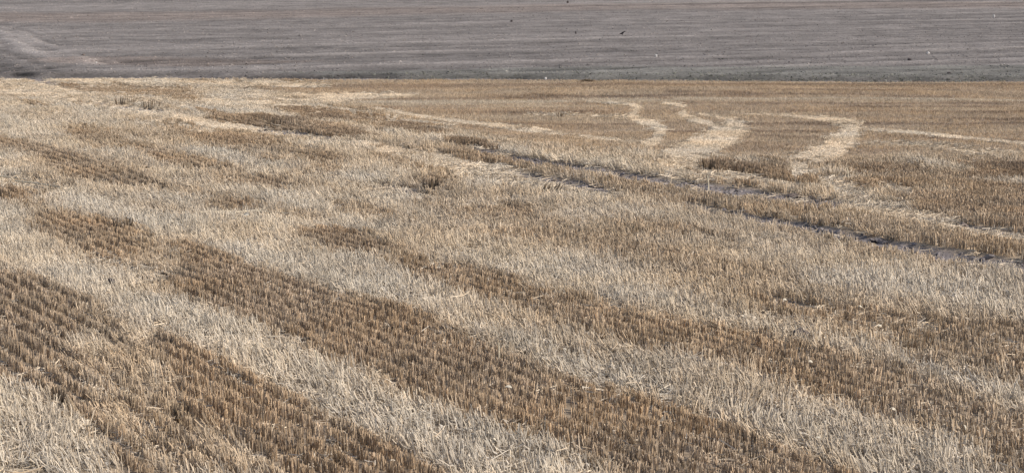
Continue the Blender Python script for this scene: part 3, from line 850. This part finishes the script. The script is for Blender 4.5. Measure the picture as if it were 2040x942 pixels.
def stalk_mesh(name, pts, r):
    """one bent tapering stalk of five sides with swollen nodes"""
    bm = bmesh.new(); rings = []
    pts = [np.array(q, float) for q in pts]
    for i, q in enumerate(pts):
        d = pts[min(i + 1, len(pts) - 1)] - pts[max(i - 1, 0)]; d /= np.linalg.norm(d)
        u = np.cross(d, [0.31, 0.9, 0.27]); u /= np.linalg.norm(u); w = np.cross(d, u)
        rr = r * (1 - 0.35 * i / (len(pts) - 1)) * (1.25 if i % 2 == 1 and 0 < i < len(pts) - 1 else 1.0)
        rings.append([bm.verts.new(q + rr * (math.cos(a * 1.2566) * u + math.sin(a * 1.2566) * w)) for a in range(5)])
    for A_, B_ in zip(rings[:-1], rings[1:]):
        for k in range(5):
            bm.faces.new((A_[k], A_[(k + 1) % 5], B_[(k + 1) % 5], B_[k]))
    bm.faces.new(rings[0][::-1]); bm.faces.new(rings[-1])
    me = bpy.data.meshes.new(name); bm.to_mesh(me); bm.free()
    return me

def straw(label, px0, py0, px1, py1, mat, name='long_straw', up=None, wpx=3.4, cat='straw', sag=0.0):
    """a single straw from its foot at (px0, py0); up = height in photo pixels when it stands, else it lies from foot to tip"""
    P, z = on_ground(px0, py0, 0.25)
    u = mpp(P)
    if up is not None:
        tip = np.array([(px1 - px0) * u, random.uniform(-0.05, 0.05), up * u + 0.03])
        base = np.array([0, 0, -0.02])
    else:
        Q, z1 = on_ground(px1, py1, 0.25)
        tip = np.array([Q[0] - P[0], Q[1] - P[1], z1 - z + 0.10]); base = np.array([0, 0, 0.12])
    side = np.array([0.04, 0.02, 0]) * np.linalg.norm(tip - base)
    pts = [base + (tip - base) * t + side * math.sin(t * 3.14) + np.array([0, 0, sag * math.sin(t * 3.14)]) for t in (0, 0.25, 0.5, 0.75, 1)]
    o = link(name, stalk_mesh(name, pts, wpx * u / 2), mat, None, (P[0], P[1], z))
    return tag(o, label, cat)

def tuft(label, px, py, wpx, hpx, mats, n=11, lean=0.0, group=None):
    """a tuft taller and darker than the stubble round it: every stalk is a part"""
    P, z = on_ground(px, py, 0.2)
    u = mpp(P)
    root = bpy.data.objects.new('stubble_tuft', None); COL.objects.link(root)
    root.location = (P[0], P[1], z); root.empty_display_size = 0.05
    tag(root, label, 'stubble tuft', group)
    n = int(n * 1.6)
    for i in range(n):
        bx, by = random.uniform(-0.5, 0.5) * wpx * u, random.gauss(0, 0.03)
        h = hpx * u * random.uniform(0.85, 1.25)
        lx = lean * h + bx * 0.25 + random.gauss(0, 0.02)
        link('stalk', stalk_mesh('stalk', [(bx, by, -0.02), (bx + lx * 0.4, by, h * 0.5), (bx + lx, by + random.gauss(0, 0.02), h)], random.uniform(0.008, 0.012)), mats[i % len(mats)], root)
    return root

# the bird on the ploughed field
P, z = on_ground(1240, 72)
bird = bpy.data.objects.new('bird', None); COL.objects.link(bird)
bird.location = (P[0], P[1], z + 0.02); bird.rotation_euler = (0, 0, 0.25)
tag(bird, 'small black bird standing alone on the grey ploughed field', 'bird')
def lathe_path(name, pts):
    """closed body from (x, z, half height, half width) stations"""
    bm = bmesh.new(); rings = []
    for x_, z_, hh, hw in pts:
        rings.append([bm.verts.new((x_, hw * math.cos(a * math.pi / 6), z_ + hh * math.sin(a * math.pi / 6))) for a in range(12)])
    for A_, B_ in zip(rings[:-1], rings[1:]):
        for k in range(12):
            bm.faces.new((A_[k], A_[(k + 1) % 12], B_[(k + 1) % 12], B_[k]))
    bm.faces.new(rings[0][::-1]); bm.faces.new(rings[-1])
    for f_ in bm.faces: f_.smooth = True
    me = bpy.data.meshes.new(name); bm.to_mesh(me); bm.free()
    return me
link('body', lathe_path('body', [(-0.13, 0.085, 0.012, 0.018), (-0.09, 0.10, 0.035, 0.035), (-0.03, 0.125, 0.058, 0.055), (0.03, 0.145, 0.062, 0.056), (0.075, 0.175, 0.045, 0.040),
     (0.10, 0.205, 0.034, 0.030), (0.125, 0.222, 0.034, 0.030), (0.148, 0.222, 0.022, 0.020), (0.158, 0.220, 0.010, 0.010)]), M_FEATHER, bird)
link('beak', lathe_path('beak', [(0.152, 0.220, 0.011, 0.009), (0.175, 0.216, 0.007, 0.006), (0.198, 0.208, 0.002, 0.002)]), M_BEAK, bird)
link('tail', lathe_path('tail', [(-0.11, 0.088, 0.010, 0.022), (-0.17, 0.070, 0.007, 0.030), (-0.24, 0.048, 0.004, 0.034)]), M_FEATHER, bird)
for sgn in (-1, 1):
    link('wing', lathe_path('wing', [(0.06, 0.150, 0.030, 0.012), (0.0, 0.132, 0.042, 0.014), (-0.08, 0.105, 0.028, 0.011), (-0.17, 0.082, 0.006, 0.004)]), M_FEATHER, bird, (0, sgn * 0.050, 0))
    link('leg', stalk_mesh('leg', [(0.005, sgn * 0.025, 0.09), (-0.01, sgn * 0.025, 0.045), (0.005, sgn * 0.025, 0.004), (0.035, sgn * 0.025, 0.002)], 0.006), M_BEAK, bird)

G1 = 'stones on the ploughed field'
rock('stone', 'bright white stone at the right on the grey ploughed field', 'stone', 1849, 108, 7, 5, M_WHITE, G1, seed=1)
rock('stone', 'pale grey stone beside a short dark furrow right of the bird', 'stone', 1307, 115, 5, 5, M_WHITE, G1, seed=2)
rock('stone', 'small upright white stone high up near the right end of the ploughed field', 'stone', 1980, 35, 4, 6, M_WHITE, G1, seed=3)
rock('stone', 'tiny light stone in the furrows far left of the ploughed field', 'stone', 192, 128, 4, 3, M_WHITE, G1, seed=4)
rock('stone', 'pale stone on the edge between grey earth and stubble', 'stone', 1087, 159, 5, 4, M_WHITE, None, k=0.0, lift=0.2, seed=5)
G2 = 'dark clods on the ploughed field'
rock('earth_clod', 'flat dark clod below and left of the white stone', 'clod', 1812, 121, 9, 4, M_DARK, G2, seed=6)
rock('earth_clod', 'small dark upright clod on a furrow left of the bird', 'clod', 1147, 69, 3, 5, M_DARK, G2, seed=7)
rock('earth_clod', 'dark clod near the upper middle of the ploughed field', 'clod', 1019, 45, 5, 4, M_DARK, G2, seed=8)
rock('earth_clod', 'dark clod at the very top edge above the bird', 'clod', 1131, 8, 4, 5, M_DARK, G2, seed=9)
rock('earth_clod', 'dark clod in the turned furrow at the far left', 'clod', 166, 110, 7, 3, M_GREYEARTH, G2, seed=10)
rock('earth_clod', 'dark clod on the last furrow at the far right', 'clod', 1891, 146, 8, 3, M_DARK, G2, seed=11)
rock('earth_clod', 'round black clod in pale stubble above the left brown strip', 'clod', 329, 519, 8, 7, M_DARK, None, k=0.5, lift=1.9, seed=12)
rock('earth_clod', 'black hollow clod in pale stubble at left', 'clod', 221, 568, 15, 11, M_DARK, None, k=0.4, lift=1.0, seed=13)
rock('earth_clod', 'large dark grey clod in the pale band at right', 'clod', 1597, 668, 34, 18, M_GREYEARTH, None, k=0.4, lift=0.35, seed=14)
rock('earth_clod', 'dark clod at the tip of the brown stubble above the wheel rut', 'clod', 935, 298, 26, 9, M_GREYEARTH, None, k=0.1, lift=0.2, seed=15)
rock('earth_clod', 'dark lumpy clod in the rut under the dark brown tufts', 'clod', 1580, 388, 30, 9, M_GREYEARTH, None, k=0.1, lift=0.3, seed=16)
rock('earth_clod', 'dark clod at the foot of the brown patch at right edge', 'clod', 1918, 446, 22, 10, M_GREYEARTH, None, k=0.2, lift=0.3, seed=17)

# low heap of straw on the field edge
P, z = on_ground(1170, 163, 0.5)
hc_ = Clump()
for _ in range(220):
    a_, rr_ = U(0, 6.28), abs(random.gauss(0, 0.45))
    bx, by = rr_ * math.cos(a_) * 0.5, rr_ * math.sin(a_) * 0.3
    hz = 0.09 * math.exp(-(rr_ / 0.5) ** 2) * U(0.3, 1.0) + 0.03
    a2, L = U(0, 6.28), U(0.08, 0.28)
    hc_.stalk((bx - L / 2 * math.cos(a2), by - L / 2 * math.sin(a2), hz), (bx + L / 2 * math.cos(a2), by + L / 2 * math.sin(a2), max(0.01, hz + U(-0.06, 0.06))), 0.007, 0.005, (1, 1, 1))
tag(link('straw_heap', hc_.mesh('straw_heap', M_STEMB), None, None, (P[0], P[1], z)), 'low brown heap of straw on the far edge of the stubble', 'straw heap')

chip('white husk chip in the pale band right of the dark strip', 1125, 709, 8)
chip('white husk chip in the upper part of the dark brown strip', 822, 738, 8)
chip('pale husk chip in the middle of the dark brown strip', 1013, 786, 14, 0.1)
chip('large bright husk chip in the pale band at the bottom middle', 984, 893, 16, 0.8)
chip('yellowish husk chip in the pale patch at the bottom right', 1630, 888, 11, 0.1)
chip('pale husk chip on brown stubble below the dark grey clod', 1614, 734, 10, 0.4)
chip('curled white husk chip in the brown stubble at bottom right', 1778, 830, 12, 0.3)
chip('narrow upright white husk chip near the bottom right corner', 1920, 866, 12, 1.3)
chip('bright husk chip above the dark grey clod', 1563, 609, 9, 0.4)
chip('pale husk chip on the brown patch right of the dark grey clod', 1713, 623, 9, 0.5)
chip('pale husk chip at the upper right of the large grey clod', 1752, 661, 9, 0.1)
chip('white husk chip in the pale corner at bottom left', 27, 872, 15, 1.0)
chip('white tilted husk chip in pale stubble above the left brown strip', 155, 533, 8, 1.0)
chip('white husk chip at the left edge of the picture in pale stubble', 4, 457, 9, 0.3)
chip('bright husk chip just below the long fallen straw', 492, 437, 14, 0.1)

straw('longest pale straw lying across the stubble at left middle', 470, 431, 530, 422, M_STEM)
straw('shorter pale straw lying just under the longest one', 500, 428, 585, 432, M_STEM)
straw('pale straw lying level to the left of the longest one', 400, 431, 468, 426, M_STEM)
straw('long pale straw lying at the left edge of the field', -10, 356, 62, 364, M_STEM)
straw('bent pale straw lying beside the one at the left edge', 30, 366, 122, 378, M_STEM)
straw('dark ended stick lying near the tip of the dark strip', 322, 553, 346, 556, M_STEMD, 'stick', cat='stick', wpx=4.5)
straw('grey stick lying flat in the bare spot left of the dark strip', 292, 570, 340, 564, M_STEMD, 'stick', cat='stick', wpx=4.5)
straw('short dark stem standing beside the bare spot', 283, 562, 284, 545, M_STEMD, up=17, wpx=4)
straw('tall brown stem leaning left at the bottom centre', 1272, 890, 1232, 832, M_STEMB, up=60, wpx=4.5)
straw('thin dark stem standing upright in the brown strip at the bottom centre', 1132, 922, 1134, 843, M_STEMD, up=76, wpx=3.4)
straw('tall pale stem standing in the dark brown strip', 992, 724, 993, 678, M_STEM, up=44, wpx=4)
straw('pale stem standing above the dark tufts by the wheel rut', 1411, 374, 1409, 342, M_STEM, up=32, wpx=3)
straw('pale stem standing where the pale track bends at right', 1690, 357, 1687, 334, M_STEM, up=24, wpx=3)
straw('pale stem leaning left below the lower wheel rut', 1684, 497, 1669, 478, M_STEM, up=20, wpx=3.2)
straw('thin stem standing at the left of the brown patch', 64, 464, 62, 436, M_STEMB, up=27, wpx=3.2)
straw('white stem standing at the lower edge of the dark strip', 636, 742, 628, 692, M_STEM, up=48, wpx=5)
straw('bright stem standing in the pale band at left', 552, 728, 546, 696, M_STEM, up=32, wpx=4.5)

DK, BR = [M_STEMD, M_STEMB], [M_STEMB, M_STEMD, M_STEMB]
tuft('dark tuft on the pale ground left of the trampled track', 862, 376, 34, 22, DK, 14)
tuft('dark tuft with a lone tall stalk on the trampled ground in the middle', 1092, 388, 34, 22, DK, 12, 0.4)
tuft('dark tuft at the upper left of the brown patch at left', 230, 462, 22, 26, DK, 9)
tuft('second dark tuft right of the one by the brown patch at left', 255, 460, 14, 26, DK, 7)
tuft('dark tuft at the end of the short brown band in the middle', 745, 500, 40, 22, DK, 14)
tuft('dark tuft in the pale stubble left of the dark grey clod', 1532, 668, 26, 22, BR, 6, -0.2)
tuft('dark tuft at the left picture edge in the middle', 6, 402, 30, 28, DK, 10)
tuft('blackish tuft above the wheel rut at the start of the brown clumps', 1425, 338, 60, 20, DK, 22)
tuft('brown tuft standing at the end of the dark band above the rut', 930, 292, 50, 20, BR, 20)
tuft('brown tuft standing alone at the upper left beside the narrow rut', 300, 214, 34, 18, BR, 14)
tuft('brown tuft left of the narrow rut at the upper left', 250, 206, 36, 16, BR, 14)
tuft('dark brown tuft at the end of the raised band left of the ruts', 548, 254, 30, 18, DK, 14)
tuft('small dark tuft on the smooth stubble left of the winding track', 1115, 233, 14, 8, DK, 7)
tuft('dark tuft at the foot of the pale stubble in the lower left', 125, 800, 30, 34, DK, 10)
tuft('dark gapped tuft in the brown strip at the bottom left', 365, 836, 40, 36, DK, 12)

print('counts', ka.sum(), kb.sum(), len(Pl), len(Pf), len(Pe), len(Pc), len(Pg), len(Pw))
